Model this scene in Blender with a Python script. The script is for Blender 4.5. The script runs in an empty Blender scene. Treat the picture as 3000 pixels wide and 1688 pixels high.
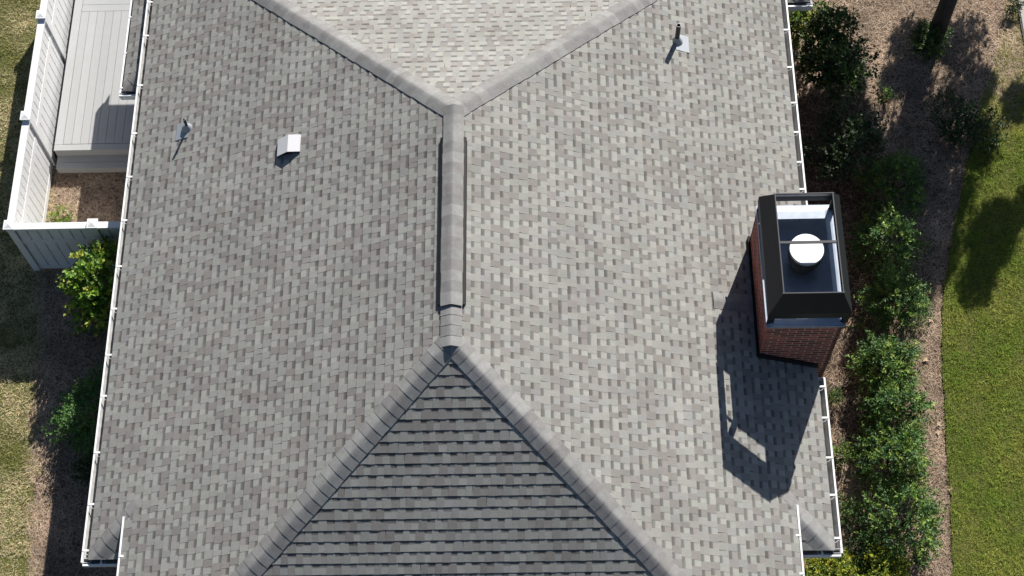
import bpy, math, random
import numpy as np
from mathutils import Vector, Matrix
random.seed(7)
rng = np.random.default_rng(11)
scene = bpy.context.scene
col = scene.collection

# ---------------------------------------------------------------- camera, sky, sun, exposure
Z0 = 4.8                                   # ridge height above the ground
SUN = Vector((0.555, 1.36, 1.0)).normalized()
cam_d = bpy.data.cameras.new('camera'); cam = bpy.data.objects.new('camera', cam_d); col.objects.link(cam)
cam_d.sensor_width = 36; cam_d.lens = 54.266; cam_d.clip_end = 600; cam_d.clip_start = 0.1
cam.matrix_world = Matrix.Translation((1.21445, -8.5108, 23.12025)) @ (
    Matrix.Rotation(0.0471, 4, 'Z') @ Matrix.Rotation(0.44918, 4, 'X') @ Matrix.Rotation(-0.05872, 4, 'Z'))
scene.camera = cam
world = bpy.data.worlds.new('World'); scene.world = world; world.use_nodes = True
wn = world.node_tree.nodes; wl = world.node_tree.links
sky = wn.new('ShaderNodeTexSky'); sky.sky_type = 'NISHITA'; sky.sun_disc = False
sky.sun_elevation = math.asin(SUN.z); sky.sun_rotation = math.atan2(SUN.x, SUN.y); sky.ozone_density = 3.0
wl.new(sky.outputs[0], wn['Background'].inputs[0]); wn['Background'].inputs[1].default_value = 0.047
sl = bpy.data.lights.new('sun', 'SUN'); sl.energy = 5.0; sl.angle = math.radians(0.5); sl.color = (1.0, 0.955, 0.885)
so = bpy.data.objects.new('sun', sl); col.objects.link(so); so.location = SUN * 40
so.rotation_euler = (-SUN).to_track_quat('-Z', 'Y').to_euler()
vs = scene.view_settings
vs.view_transform = 'Standard'; vs.look = 'None'; vs.gamma = 1.0; vs.use_curve_mapping = False; vs.exposure = 0.66

# ---------------------------------------------------------------- materials
def srgb(r, g, b):
    return tuple(((c / 255 + .055) / 1.055) ** 2.4 if c > 10 else c / 255 / 12.92 for c in (r, g, b))
def mat(name, rgb, rough=.8, metal=0.0, var=0.0, scale=8.0, attr=False, bump=0.0, bscale=80.0, grain=0.0, gscale=400.0,
        island=0.0, objrand=0.0, transl=0.0, spec=0.3, rgb2=None, orough=0.0):
    m = bpy.data.materials.new(name); m.use_nodes = True
    nt = m.node_tree; N = nt.nodes; L = nt.links; b = N['Principled BSDF']
    b.inputs['Roughness'].default_value = rough; b.inputs['Metallic'].default_value = metal
    b.inputs['Specular IOR Level'].default_value = spec
    if orough: b.inputs['Diffuse Roughness'].default_value = orough
    geo = N.new('ShaderNodeNewGeometry')
    pos = geo.outputs['Position']
    if attr:
        a = N.new('ShaderNodeAttribute'); a.attribute_name = 'Col'; c = a.outputs['Color']
    else:
        r = N.new('ShaderNodeRGB'); r.outputs[0].default_value = (*rgb, 1); c = r.outputs[0]
    def mul(c, fac_out, lo, hi):
        mr = N.new('ShaderNodeMapRange'); L.new(fac_out, mr.inputs[0])
        mr.inputs[1].default_value = .0; mr.inputs[2].default_value = 1.
        mr.inputs[3].default_value = lo; mr.inputs[4].default_value = hi
        v = N.new('ShaderNodeVectorMath'); v.operation = 'SCALE'; L.new(c, v.inputs[0]); L.new(mr.outputs[0], v.inputs['Scale'])
        return v.outputs[0]
    def noise(s, d=3, rough_=.6):
        n = N.new('ShaderNodeTexNoise'); n.inputs['Scale'].default_value = s; n.inputs['Detail'].default_value = d
        n.inputs['Roughness'].default_value = rough_; L.new(pos, n.inputs['Vector']); return n.outputs[0]
    if rgb2 is not None:
        mx = N.new('ShaderNodeMix'); mx.data_type = 'RGBA'
        rp = N.new('ShaderNodeMapRange'); L.new(noise(scale, 4), rp.inputs[0])
        rp.inputs[1].default_value = .4; rp.inputs[2].default_value = .62
        L.new(rp.outputs[0], mx.inputs['Factor']); L.new(c, mx.inputs[6]); mx.inputs[7].default_value = (*rgb2, 1); c = mx.outputs[2]
    if var: c = mul(c, noise(scale, 4), 1 - var * 2, 1 + var * 2)
    if grain: c = mul(c, noise(gscale, 2, .8), 1 - grain * 2, 1 + grain * 2)
    if island: c = mul(c, geo.outputs['Random Per Island'], 1 - island, 1 + island)
    if objrand:
        oi = N.new('ShaderNodeObjectInfo'); c = mul(c, oi.outputs['Random'], 1 - objrand, 1 + objrand)
    L.new(c, b.inputs['Base Color'])
    if bump:
        bp = N.new('ShaderNodeBump'); bp.inputs['Strength'].default_value = bump; bp.inputs['Distance'].default_value = .01
        L.new(noise(bscale, 3), bp.inputs['Height']); L.new(bp.outputs[0], b.inputs['Normal'])
    if transl:
        tr = N.new('ShaderNodeBsdfTranslucent'); L.new(c, tr.inputs['Color'])
        ms = N.new('ShaderNodeMixShader'); ms.inputs[0].default_value = transl
        L.new(b.outputs[0], ms.inputs[1]); L.new(tr.outputs[0], ms.inputs[2]); L.new(ms.outputs[0], N['Material Output'].inputs[0])
    return m
M = dict(
    shingle=mat('shingle', (.3, .3, .3), .95, attr=True, var=.12, scale=1.1, grain=.34, gscale=130, bump=.25, bscale=260, spec=.15),
    cap=mat('cap', (.3, .3, .3), .95, attr=True, var=.16, scale=9, grain=.28, gscale=130, bump=.2, bscale=260, spec=.15),
    felt=mat('felt', (.05, .05, .055), .95),
    white=mat('white_aluminium', (.80, .81, .82), .4, var=.02, scale=4, spec=.4),
    gutin=mat('gutter_dirt', (.44, .435, .42), .9, var=.25, scale=9),
    vinyl=mat('white_vinyl', (.74, .75, .76), .45, var=.02, scale=3, spec=.4),
    siding=mat('siding', (.17, .08, .06), .8, var=.05),
    black=mat('black_metal', (.010, .012, .019), .5, var=.12, scale=10, spec=.3),
    blackp=mat('black_plastic', (.012, .012, .013), .6),
    galv=mat('galvanised', (.32, .37, .45), .45, metal=.35, var=.14, scale=7, spec=.5),
    flash=mat('lead_flashing', (.34, .365, .40), .5, metal=.3, var=.06, scale=15),
    flue=mat('flue_steel', (.88, .88, .88), .4),
    flued=mat('flue_body', (.10, .105, .115), .5, metal=.4, var=.1, scale=20),
    pipe=mat('pipe_pvc', (.035, .035, .038), .5),
    rim=mat('pipe_rim', (.5, .49, .49), .6),
    dark=mat('dark_inside', (.01, .01, .01), .9),
    ventw=mat('vent_paint', (.62, .62, .64), .4, spec=.4),
    mortar=mat('mortar', (.44, .37, .32), .95, grain=.15, gscale=90),
    brick=mat('brick', (.30, .070, .050), .9, objrand=.5, var=.15, scale=30, grain=.12, gscale=150, bump=.2),
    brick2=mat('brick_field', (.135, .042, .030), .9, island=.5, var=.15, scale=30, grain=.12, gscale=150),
    deck=mat('deck_board', (.375, .382, .385), .75, objrand=.05, var=.03, scale=6),
    deckt=mat('deck_trim', (.40, .385, .37), .75, var=.04, scale=6),
    ground=mat('ground', (.080, .092, .018), .95, var=.25, scale=30, rgb2=(.12, .115, .03)),
    bed=mat('bed', (.07, .048, .034), .95, var=.35, scale=14, grain=.3, gscale=60, bump=.4, bscale=60),
    grass=mat('grass', (.1, .1, .1), .75, attr=True, transl=.25, spec=.2),
    straw=mat('straw', (.1, .1, .1), .85, attr=True),
    leaf=mat('leaf', (.1, .1, .1), .5, attr=True, transl=.3, spec=.35),
    bark=mat('bark', (.075, .058, .045), .95, var=.3, scale=18, bump=.8, bscale=25),
    stem=mat('stem', (.09, .07, .05), .9, var=.2, scale=20),
    concrete=mat('concrete', (.42, .40, .37), .9, var=.06, scale=4, grain=.08),
)

# ---------------------------------------------------------------- helpers
def worldloc(o):
    v = Vector((0, 0, 0))
    while o is not None: v += o.location; o = o.parent
    return v
def obj(name, verts, faces, material, parent=None, colors=None, center=True, smooth=False):
    V = np.asarray(verts, float).reshape(-1, 3)
    c = (V.min(0) + V.max(0)) / 2 if center else np.zeros(3)
    me = bpy.data.meshes.new(name)
    V0 = V - c
    if isinstance(faces, np.ndarray):
        nf, k = faces.shape
        me.vertices.add(len(V0)); me.vertices.foreach_set('co', V0.ravel())
        me.loops.add(nf * k); me.loops.foreach_set('vertex_index', faces.ravel().astype(np.int32))
        me.polygons.add(nf); me.polygons.foreach_set('loop_start', (np.arange(nf) * k).astype(np.int32))
        me.polygons.foreach_set('loop_total', np.full(nf, k, np.int32)); me.update(calc_edges=True)
    else:
        me.from_pydata(V0.tolist(), [], faces); me.update()
    if colors is not None:
        C = np.ones((len(V0), 4), np.float32); C[:, :3] = np.asarray(colors, np.float32).reshape(-1, 3)
        a = me.attributes.new('Col', 'FLOAT_COLOR', 'POINT'); a.data.foreach_set('color', C.ravel())
    if smooth: me.polygons.foreach_set('use_smooth', [True] * len(me.polygons))
    me.materials.append(M[material])
    o = bpy.data.objects.new(name, me); col.objects.link(o)
    o.location = Vector(c)
    if parent is not None:
        o.parent = parent; o.location = Vector(c) - worldloc(parent)
    return o
def inst(name, me, loc, parent, rotz=0):
    o = bpy.data.objects.new(name, me); col.objects.link(o); o.parent = parent
    o.location = Vector(loc) - worldloc(parent); o.rotation_euler = (0, 0, rotz); return o
def thing(name, loc, label, cat, group=None):
    o = bpy.data.objects.new(name, None); col.objects.link(o); o.location = loc; o.empty_display_size = .2
    o['label'] = label; o['category'] = cat
    if group: o['group'] = group
    return o
BF = [(0, 3, 2, 1), (4, 5, 6, 7), (0, 1, 5, 4), (1, 2, 6, 5), (2, 3, 7, 6), (3, 0, 4, 7)]
def boxv(x0, x1, y0, y1, z0, z1):
    return [(x0, y0, z0), (x1, y0, z0), (x1, y1, z0), (x0, y1, z0), (x0, y0, z1), (x1, y0, z1), (x1, y1, z1), (x0, y1, z1)]
class MB:
    def __init__(s): s.v = []; s.f = []; s.c = []
    def add(s, v, f, c=None):
        n = len(s.v); s.v += [tuple(p) for p in v]; s.f += [tuple(i + n for i in q) for q in f]
        if c is not None: s.c += list(c) if len(c) == len(v) and not isinstance(c[0], (int, float)) else [c] * len(v)
    def box(s, *a): s.add(boxv(*a), BF)
    def tube(s, p0, p1, r0, r1, n=12, cap=True):
        p0, p1 = Vector(p0), Vector(p1); d = (p1 - p0).normalized()
        a = d.orthogonal().normalized(); b = d.cross(a)
        ring = lambda p, r: [p + (a * math.cos(2 * math.pi * i / n) + b * math.sin(2 * math.pi * i / n)) * r for i in range(n)]
        f = [(i, (i + 1) % n, n + (i + 1) % n, n + i) for i in range(n)]
        if cap: f += [tuple(range(n))[::-1], tuple(range(n, 2 * n))]
        s.add(ring(p0, r0) + ring(p1, r1), f)
    def lathe(s, c, prof, n=28, cap=False):
        v = []; f = []
        for r, z in prof:
            v += [(c[0] + r * math.cos(2 * math.pi * i / n), c[1] + r * math.sin(2 * math.pi * i / n), c[2] + z) for i in range(n)]
        for k in range(len(prof) - 1):
            f += [(k * n + i, k * n + (i + 1) % n, (k + 1) * n + (i + 1) % n, (k + 1) * n + i) for i in range(n)]
        if cap: f.append(tuple(range((len(prof) - 1) * n, len(prof) * n)))
        s.add(v, f)
    def obj(s, name, material, parent=None, smooth=False):
        return obj(name, s.v, s.f, material, parent, s.c if s.c else None, smooth=smooth)
def interp(y, xs, ys): return np.interp(y, xs, ys)
_w = rng.normal(size=(40, 2)); _ph = rng.uniform(0, 6.28, 40)
def pnoise(x, y, sc):
    x = np.asarray(x); y = np.asarray(y); t = 0
    for i in range(14): t = t + np.sin((_w[i, 0] * x + _w[i, 1] * y) * sc + _ph[i])
    return t / 3.2                           # about N(0,1)*0.8

# ---------------------------------------------------------------- the ground
S = 0.474; K = math.hypot(1, S)             # roof pitch
HW, HWI = 5.15, 4.55                        # half widths to the eaves
YS, YN = -0.416, 3.10                       # ridge ends
YRET = -2.05                                # where the wide eave stops
YEND = -4.966                               # south eave
WEDGE_Y = [-6, -2.2, -1.47, -.58, .6, 1.42, 3.1, 12]; WEDGE_X = [-6.6, -6.72, -6.81, -6.9, -7.02, -7.0, -7.28, -7.28]
EEDGE_Y = [-6, -2.34, -1.33, -.5, .64, 1.54, 2.46, 3.4, 4.71, 6.08, 7.0, 8.0, 12]
EEDGE_X = [7.2, 7.33, 7.44, 7.49, 7.58, 7.65, 7.81, 8.07, 8.47, 8.9, 9.3, 9.62, 10.4]
g = obj('ground', [(-90, -90, 0), (90, -90, 0), (90, 90, 0), (-90, 90, 0)], [(0, 1, 2, 3)], 'ground'); g['kind'] = 'structure'
def sheet(name, ys, xa, xb, z, material):
    v = []; f = []
    for i, y in enumerate(ys): v += [(xa(y), y, z), (xb(y), y, z)]
    for i in range(len(ys) - 1): f.append((2 * i, 2 * i + 1, 2 * i + 3, 2 * i + 2))
    o = obj(name, v, f, material); o['kind'] = 'structure'; return o
ysamp = np.arange(-6, 12.01, .12)
wob = lambda y: .035 * math.sin(y * 5.1) + .03 * math.sin(y * 11.3 + 1) + .02 * math.sin(y * 23)
sheet('mulch_bed_west', ysamp, lambda y: interp(y, WEDGE_Y, WEDGE_X) + wob(y), lambda y: -4.6, .004, 'bed')
sheet('mulch_bed_east', ysamp, lambda y: 4.6, lambda y: interp(y, EEDGE_Y, EEDGE_X) + .3 * wob(y), .004, 'bed')
TER = 0.0
LZ = .045                                   # the east turf stands a little proud of the bed
ys_ = list(ysamp); v = []; f = []
for y in ys_: v += [(interp(y, EEDGE_Y, EEDGE_X) + .3 * wob(y), y, -.01), (interp(y, EEDGE_Y, EEDGE_X) + .3 * wob(y), y, LZ * float(np.clip((6.6 - y) / 1.6, .1, 1))), (16, y, LZ * float(np.clip((6.6 - y) / 1.6, .1, 1)))]
for i in range(len(ys_) - 1): f += [(3 * i, 3 * i + 1, 3 * i + 4, 3 * i + 3), (3 * i + 1, 3 * i + 2, 3 * i + 5, 3 * i + 4)]
o = obj('lawn_east', v, f, 'ground'); o['kind'] = 'structure'
o = obj('path', boxv(9.87, 12.5, 7.3, 12, -.05, .035), BF, 'concrete'); o['kind'] = 'structure'
o = obj('path_edging', boxv(9.835, 9.866, 7.2, 12, -.05, .03), BF, 'blackp'); o['kind'] = 'structure'

def strips(P, D, length, width, up, colr, bend=.25):
    """thin bent blades: P bases, D unit directions, 2 quads each"""
    n = len(P); side = np.cross(D, np.array([0, 0, 1.0])); ln = np.linalg.norm(side, axis=1, keepdims=True)
    bad = ln[:, 0] < 1e-3; side[bad] = [1, 0, 0]; ln[bad] = 1; side /= ln
    w = np.reshape(width, (-1, 1)) * .5; L = np.reshape(length, (-1, 1))
    bd = rng.normal(size=(n, 3)) * [1, 1, .15] * bend * L
    a, b_, c = P, P + D * L * .55 + bd * .3, P + D * L + bd
    V = np.stack([a - side * w, a + side * w, b_ + side * w * .8, b_ - side * w * .8, c], 1).reshape(-1, 3)
    i = (np.arange(n) * 5)[:, None]
    F4 = i + np.array([0, 1, 2, 3]); F3 = i + np.array([3, 2, 4, 4])
    return V, F4, F3, np.repeat(colr, 5, axis=0)
def stuff_blades(name, P, D, L, W, colr, material, label, cat, bend=.25):
    V, F4, F3, C = strips(P, D, L, W, None, colr, bend)
    F = np.concatenate([np.stack([F4[:, 0], F4[:, 1], F4[:, 2]], 1), np.stack([F4[:, 0], F4[:, 2], F4[:, 3]], 1), F3[:, :3]])
    V[:, 2] = np.maximum(V[:, 2], .006)
    if cat == 'mulch': V[:, 2] += np.where((V[:, 0] > -7.3) & (V[:, 0] < 0) & (V[:, 1] > 3.14), TER, 0)
    o = obj(name, V, F, material, None, C); o['kind'] = 'stuff'; o['label'] = label; o['category'] = cat
    return o
def lawn(name, x0, x1, y0, y1, n, inside, dryf, cg, cd, label, lmin=.03, lmax=.075):
    x = rng.uniform(x0, x1, n); y = rng.uniform(y0, y1, n); k = inside(x, y); x, y = x[k], y[k]; n = len(x)
    tuft = pnoise(x, y, 9.) * .5 + pnoise(y, x, 22.) * .5
    dry = np.clip(dryf(x, y) + .25 * rng.normal(size=n), 0, 1)[:, None]
    keep = rng.uniform(size=n) < np.clip(.9 - .35 * dry[:, 0] + .2 * tuft, .15, 1); x, y, dry, tuft = x[keep], y[keep], dry[keep], tuft[keep]; n = len(x)
    C = np.array(cg) * (1 - dry) + np.array(cd) * dry
    C = C * np.clip(1 + .22 * rng.normal(size=(n, 1)) + .12 * tuft[:, None], .45, 1.7) * np.clip(1 + .06 * rng.normal(size=(n, 3)), .8, 1.2)
    th = rng.uniform(0, 6.283, n); el = rng.uniform(.15, 1.0, n)
    D = np.stack([np.cos(th) * np.cos(el), np.sin(th) * np.cos(el), np.sin(el)], 1)
    P = np.stack([x, y, np.where(x > 0, LZ * np.clip((6.6 - y) / 1.6, .1, 1), 0) + .003], 1)
    L = rng.uniform(lmin, lmax, n) * np.clip(1 + .35 * tuft, .5, 1.6)
    return stuff_blades(name, P, D, L, rng.uniform(.004, .008, n), C, 'grass', label, 'grass')
lawn('grass', -9.2, -6.6, -2.9, 9.2, 190000, lambda x, y: x < interp(y, WEDGE_Y, WEDGE_X) + .05 + .07 * pnoise(x, y, 6.),
     lambda x, y: np.clip(.80 + .30 * pnoise(x, y, 1.8) + .25 * pnoise(y, x, 5) - .045 * (y - 1), 0, 1),
     (.170, .190, .040), (.68, .58, .36), 'dry patchy yellow-green lawn along the west side')
lawn('grass', 7.1, 10.3, -2.9, 8.4, 240000, lambda x, y: (x > interp(y, EEDGE_Y, EEDGE_X) + .015 * pnoise(x, y, 9.)) & ((x < 9.83) | (y < 7.2)) & ((y < 5.6) | (rng.uniform(size=len(x)) < np.clip(1.25 - (y - 5.2) * .42 + .3 * pnoise(x, y, 4), 0.02, 1))),
     lambda x, y: np.clip(.12 + .22 * pnoise(x, y, 2.5) + .12 * pnoise(y, x, 7) + .22 * np.clip(y - 5, 0, 3), 0, 1),
     (.165, .245, .032), (.38, .36, .08), 'denser olive-green lawn beyond the east mulch bed')
def straw(name, x0, x1, y0, y1, n, inside, label, pal, zmax=.03):
    x = rng.uniform(x0, x1, n); y = rng.uniform(y0, y1, n); k = inside(x, y); x, y = x[k], y[k]; n = len(x)
    pal = np.array(pal); C = pal[rng.integers(0, len(pal), n)] * np.clip(1 + .25 * rng.normal(size=(n, 1)), .4, 1.8)
    C *= np.clip(1 + .18 * pnoise(x, y, 5.), .6, 1.5)[:, None]
    th = rng.uniform(0, 6.283, n) ; el = rng.normal(0, .12, n)
    D = np.stack([np.cos(th) * np.cos(el), np.sin(th) * np.cos(el), np.sin(el)], 1)
    P = np.stack([x, y, rng.uniform(.006, zmax, n)], 1)
    return stuff_blades(name, P, D, rng.uniform(.06, .17, n), rng.uniform(.0022, .0048, n), C, 'straw', label, 'mulch', .3)
PAL = [(.52, .37, .26), (.42, .285, .19), (.62, .48, .36), (.27, .18, .125), (.56, .45, .34), (.41, .32, .235)]
straw('pine_straw', -7.4, -4.7, -2.9, 5.2, 65000, lambda x, y: (x > interp(y, WEDGE_Y, WEDGE_X) - .07 - .06 * pnoise(x, y, 6.)) & ((x > -7.27) | (y < 3.0)), 'brown pine straw mulch on the west side of the house', PAL)
straw('pine_straw', 5.0, 10.6, -2.9, 8.8, 165000, lambda x, y: (x < interp(y, EEDGE_Y, EEDGE_X) + .02 + np.where(y > 5.2, .7, 0) + np.where(y > 6.4, .8, 0)) & ((x < 9.8) | (y < 7.2)) & ((x > 6.95) | (y < -.4) | (y > 6.3) | (rng.uniform(size=len(x)) < .3)), 'brown pine straw mulch in the east planting bed', PAL)

# ---------------------------------------------------------------- the house
house = thing('house', (0, 1.5, 0), 'large house under a grey shingled hip roof with white gutters and brick chimney', 'house')
# walls: one outline extruded
out = [(-4.2, YEND + .45), (4.2, YEND + .45), (4.2, -2.1), (4.75, -2.1), (4.75, 7.85), (-4.75, 7.85), (-4.75, -2.1), (-4.2, -2.1)]
ze = Z0 - HW * S
n = len(out)
obj('wall', [(x, y, 0) for x, y in out] + [(x, y, ze - .16) for x, y in out], [(i, (i + 1) % n, n + (i + 1) % n, n + i) for i in range(n)] + [tuple(range(n, 2 * n))], 'siding', house)

PALT = [(.270, .268, .250), (.252, .249, .235), (.222, .209, .195), (.250, .249, .241), (.280, .275, .256), (.212, .201, .190), (.266, .268, .246), (.234, .222, .211), (.270, .270, .254)]
CAPT = [(.232, .228, .224), (.215, .211, .208), (.245, .243, .238), (.222, .214, .208), (.205, .202, .200), (.238, .238, .230)]
def plane(O, a, d):
    O, a, d = np.array(O, float), np.array(a, float), np.array(d, float); d /= np.linalg.norm(d)
    n_ = np.cross(a, d); n_ *= np.sign(n_[2]); return O, a, d, n_
def tab(P, ua, ub, v0, v1, tooth):
    """one shingle tab on plane P: verts, faces, colours"""
    O, a, d, n_ = P
    base = np.array(random.choice(PALT)) * random.uniform(.96, 1.05)
    pt = lambda u, v, h: O + a * u + d * v + n_ * h
    if tooth:
        j = random.uniform(-.003, .003); t = .005
        v = [pt(ua + t, v0, .0022), pt(ub - t, v0, .0022), pt(ub, v1 + j, .0092), pt(ua, v1 + j, .0092),
             pt(ua + t, v0, -.004), pt(ub - t, v0, -.004), pt(ub, v1 + j, -.004), pt(ua, v1 + j, -.004)]
        f = [(0, 1, 2, 3), (3, 2, 6, 7), (0, 3, 7, 4), (2, 1, 5, 6)]
        c = [base] * 8
    else:
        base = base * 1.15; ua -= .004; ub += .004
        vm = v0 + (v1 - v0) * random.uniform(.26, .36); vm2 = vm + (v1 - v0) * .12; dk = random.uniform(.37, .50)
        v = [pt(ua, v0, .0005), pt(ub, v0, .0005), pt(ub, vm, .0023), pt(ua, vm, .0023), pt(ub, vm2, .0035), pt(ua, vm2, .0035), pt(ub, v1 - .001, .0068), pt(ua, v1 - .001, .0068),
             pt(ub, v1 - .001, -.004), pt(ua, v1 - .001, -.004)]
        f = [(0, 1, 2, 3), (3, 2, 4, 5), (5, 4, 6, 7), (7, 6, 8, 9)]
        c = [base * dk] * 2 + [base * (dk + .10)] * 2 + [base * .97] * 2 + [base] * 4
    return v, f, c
def course(ulo, uhi):
    u = ulo - random.uniform(0, .12); tooth = random.random() < .5; r = []
    while u < uhi:
        w = random.uniform(.078, .130) if tooth else random.uniform(.070, .110)
        a, b = max(u, ulo), min(u + w, uhi)
        if b - a > .02: r.append((a, b, tooth))
        u += w
        tooth = (not tooth) if random.random() < .91 else tooth
    return r
EXP = .143
def lay(P, vmax, lo, hi, material='shingle'):
    """courses down plane P; lo(v), hi(v) limits along the course"""
    r = []
    k = 0
    nC = int(math.ceil(vmax / EXP)); off = nC * EXP - vmax
    for k in range(nC):
        v0 = k * EXP - off; v1 = v0 + EXP; vm = max(v0 + .012, .01)
        l, h = lo(vm), hi(vm)
        if h - l < .03: continue
        jit = random.uniform(-.002, .002)
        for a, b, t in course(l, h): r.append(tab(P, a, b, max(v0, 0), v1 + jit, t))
    return r
def slab(name, pts, parent, thick=.03):
    nrm = np.cross(np.array(pts[1]) - pts[0], np.array(pts[2]) - pts[0]); nrm = nrm / np.linalg.norm(nrm); nrm *= np.sign(nrm[2])
    n = len(pts); top = [tuple(np.array(p) - nrm * .006) for p in pts]; bot = [tuple(np.array(p) - nrm * (.006 + thick)) for p in pts]
    return obj(name, top + bot, [tuple(range(n)), tuple(range(n, 2 * n))[::-1]] + [(i, (i + 1) % n, n + (i + 1) % n, n + i) for i in range(n)], 'felt', parent)
def field(tabs, parent, name='shingle_field'):
    b = MB()
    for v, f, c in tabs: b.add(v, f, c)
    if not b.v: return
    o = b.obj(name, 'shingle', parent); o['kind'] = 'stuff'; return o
def zr(x): return Z0 - S * abs(x)
# east and west slopes
for sg in (-1, 1):
    pts = [(0, YS, Z0), (sg * HWI, YS - HWI, zr(HWI)), (sg * HWI, YRET, zr(HWI)), (sg * HW, YRET - .54, zr(HW)), (sg * HW, YN + HW, zr(HW)), (0, YN, Z0)]
    sl_ = slab('roof_slope', pts, house)
    P = plane((0, 0, Z0), (0, 1, 0), (sg, 0, -S))
    def lo(v):
        x = v / K
        return YS - x if x <= HWI + .01 else YRET - (x - HWI) * .9 + .02
    def hi(v): return min(YN + v / K, 7.9)
    t = lay(P, HW * K + .006, lo, hi)
    # eave of the narrower south part: overhang drops
    field(t, sl_)
# south slope: the 300 largest tabs are single shingles
slS = slab('roof_slope', [(0, YS, Z0), (HWI, YS - HWI, zr(HWI)), (-HWI, YS - HWI, zr(HWI))], house)
P = plane((0, YS, Z0), (1, 0, 0), (0, -1, -S))
tS = lay(P, HWI * K, lambda v: -v / K, lambda v: v / K)
tS.sort(key=lambda q: np.mean([p[1] for p in q[0]]))
vis = [q for q in tS if np.mean([p[1] for p in q[0]]) > -3.62 and abs(np.mean([p[0] for p in q[0]])) < 3.2]
rest = [q for q in tS if not (np.mean([p[1] for p in q[0]]) > -3.62 and abs(np.mean([p[0] for p in q[0]])) < 3.2)]
for v, f, c in vis[:300]: obj('shingle', v, f, 'shingle', slS, c)
field(vis[300:] + rest, slS)
# north slope; unseen eave is carried further out to shape the deck shadow
slN = slab('roof_slope', [(0, YN, Z0), (HW + .3, YN + HW + .3, zr(HW + .3)), (-HW - .3, YN + HW + .3, zr(HW + .3))], house)
P = plane((0, YN, Z0), (1, 0, 0), (0, 1, -S))
field(lay(P, HW * K, lambda v: -v / K, lambda v: v / K), slN)

# hip and ridge caps: bent pieces lapped down the line
def cap_run(name, A, hd, n1, n2, length, parent, half=.165, exp=.152, lift=.015, start=0.0, clip=None, dark=1.0, edge=.6):
    A, hd, n1, n2 = [np.array(q, float) for q in (A, hd, n1, n2)]; hd = hd / np.linalg.norm(hd); n1 /= np.linalg.norm(n1); n2 /= np.linalg.norm(n2)
    nm = (n1 + n2); nm /= np.linalg.norm(nm)
    w1 = np.cross(n1, hd); w1 *= -np.sign(np.dot(w1, n2) - 0) if np.dot(w1, n2) < 0 else 1
    def wing(n_, other):
        w = np.cross(n_, hd); w /= np.linalg.norm(w)
        return w if np.dot(w, other) > 0 else -w
    # wing directions leave the line on each plane, downhill
    wa = np.cross(n1, hd); wb = np.cross(n2, hd)
    if wa[2] > 0: wa = -wa
    if wb[2] > 0: wb = -wb
    if abs(wa[2]) < 1e-6: wa = wing(n1, n1)
    t = start; k = 0
    while t < length:
        t1 = t + exp * random.uniform(.96, 1.04); base = np.array(random.choice(CAPT)) * random.uniform(.94, 1.18) * dark
        sec = []
        for tt, h in ((t - .02, lift), (t1, lift + .0048)):
            j = random.uniform(-.006, .006)
            ring = [A + hd * tt + wa * (half + j) + n1 * (-.004), A + hd * tt + wa * (half + j) + n1 * (h * edge), A + hd * tt + wa * .05 + n1 * (h - .001),
                    A + hd * tt + wa * .016 + n1 * h - nm * .002, A + hd * tt + nm * (h - .005), A + hd * tt + wb * .016 + n2 * h - nm * .002,
                    A + hd * tt + wb * .05 + n2 * (h - .001), A + hd * tt + wb * (half + j) + n2 * (h * edge), A + hd * tt + wb * (half + j) + n2 * (-.004)]
            if clip:
                for q in range(len(ring)):
                    dt = max(0, (abs(ring[q][0]) - clip[0]) / abs(hd[0]), (clip[1] - ring[q][1]) / abs(hd[1])); ring[q] = ring[q] - hd * dt
            sec.append(ring)
        m = len(sec[0]); v = sec[0] + sec[1] + [p - nm * .03 for p in sec[1]]
        f = [(i, i + 1, m + i + 1, m + i) for i in range(m - 1)] + [(m + i, m + i + 1, 2 * m + i + 1, 2 * m + i) for i in range(m - 1)]
        obj(name, v, f, 'cap', parent, [base] * len(v)); t = t1; k += 1
nE, nW, nS_, nN = (S, 0, 1), (-S, 0, 1), (0, -S, 1), (0, S, 1)
HL = math.sqrt(2 + S * S)
for sg, n_ in ((-1, nW), (1, nE)):
    cap_run('hip_cap', (0, YS, Z0 + .006), (sg, -1, -S), n_, nS_, 4.55 * HL - .1, house, start=.02)
    cap_run('hip_cap', (0, YN, Z0 + .006), (sg, 1, -S), n_, nN, 4.9 * HL, house, start=.02)
VY0, VY1 = 0.10, 2.66
cap_run('ridge_cap', (0, VY0 + .15, Z0 + .012), (0, -1, 0), nE, nW, VY0 + .15 - YS + .0, house, half=.152)
cap_run('ridge_cap', (0, VY1 - .1, Z0 + .012), (0, 1, 0), nE, nW, YN - VY1 + .10, house, half=.152)
# ridge vent: black slotted strip under raised caps
b = MB()
for sg in (-1, 1):
    pr = lambda x, h: (sg * x + sg * S * h / K, Z0 - S * x + h / K)
    q = [pr(0, .012), pr(.165, .006), pr(.165, .042), pr(0, .044)]
    v = [(x, VY0, z) for x, z in q] + [(x, VY1, z) for x, z in q]
    b.add(v, [(0, 1, 2, 3), (7, 6, 5, 4), (0, 1, 5, 4), (1, 2, 6, 5), (2, 3, 7, 6)])
rv = b.obj('ridge_vent', 'blackp', house)
b = MB()
for i in range(64):                          # louvre slots along both edges
    y = VY0 + .02 + i * (VY1 - VY0 - .04) / 64
    for sg in (-1, 1): b.box(sg * .178 - .012, sg * .178 + .012, y, y + .012, zr(.178) + .006, zr(.178) + .038)
o = b.obj('louvre', 'blackp', rv); o['kind'] = 'stuff'
cap_run('ridge_cap', (0, VY0 - .01, Z0 + .047), (0, 1, 0), nE, nW, VY1 - VY0 - .06, house, half=.158, lift=.010, exp=.165)

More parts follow.
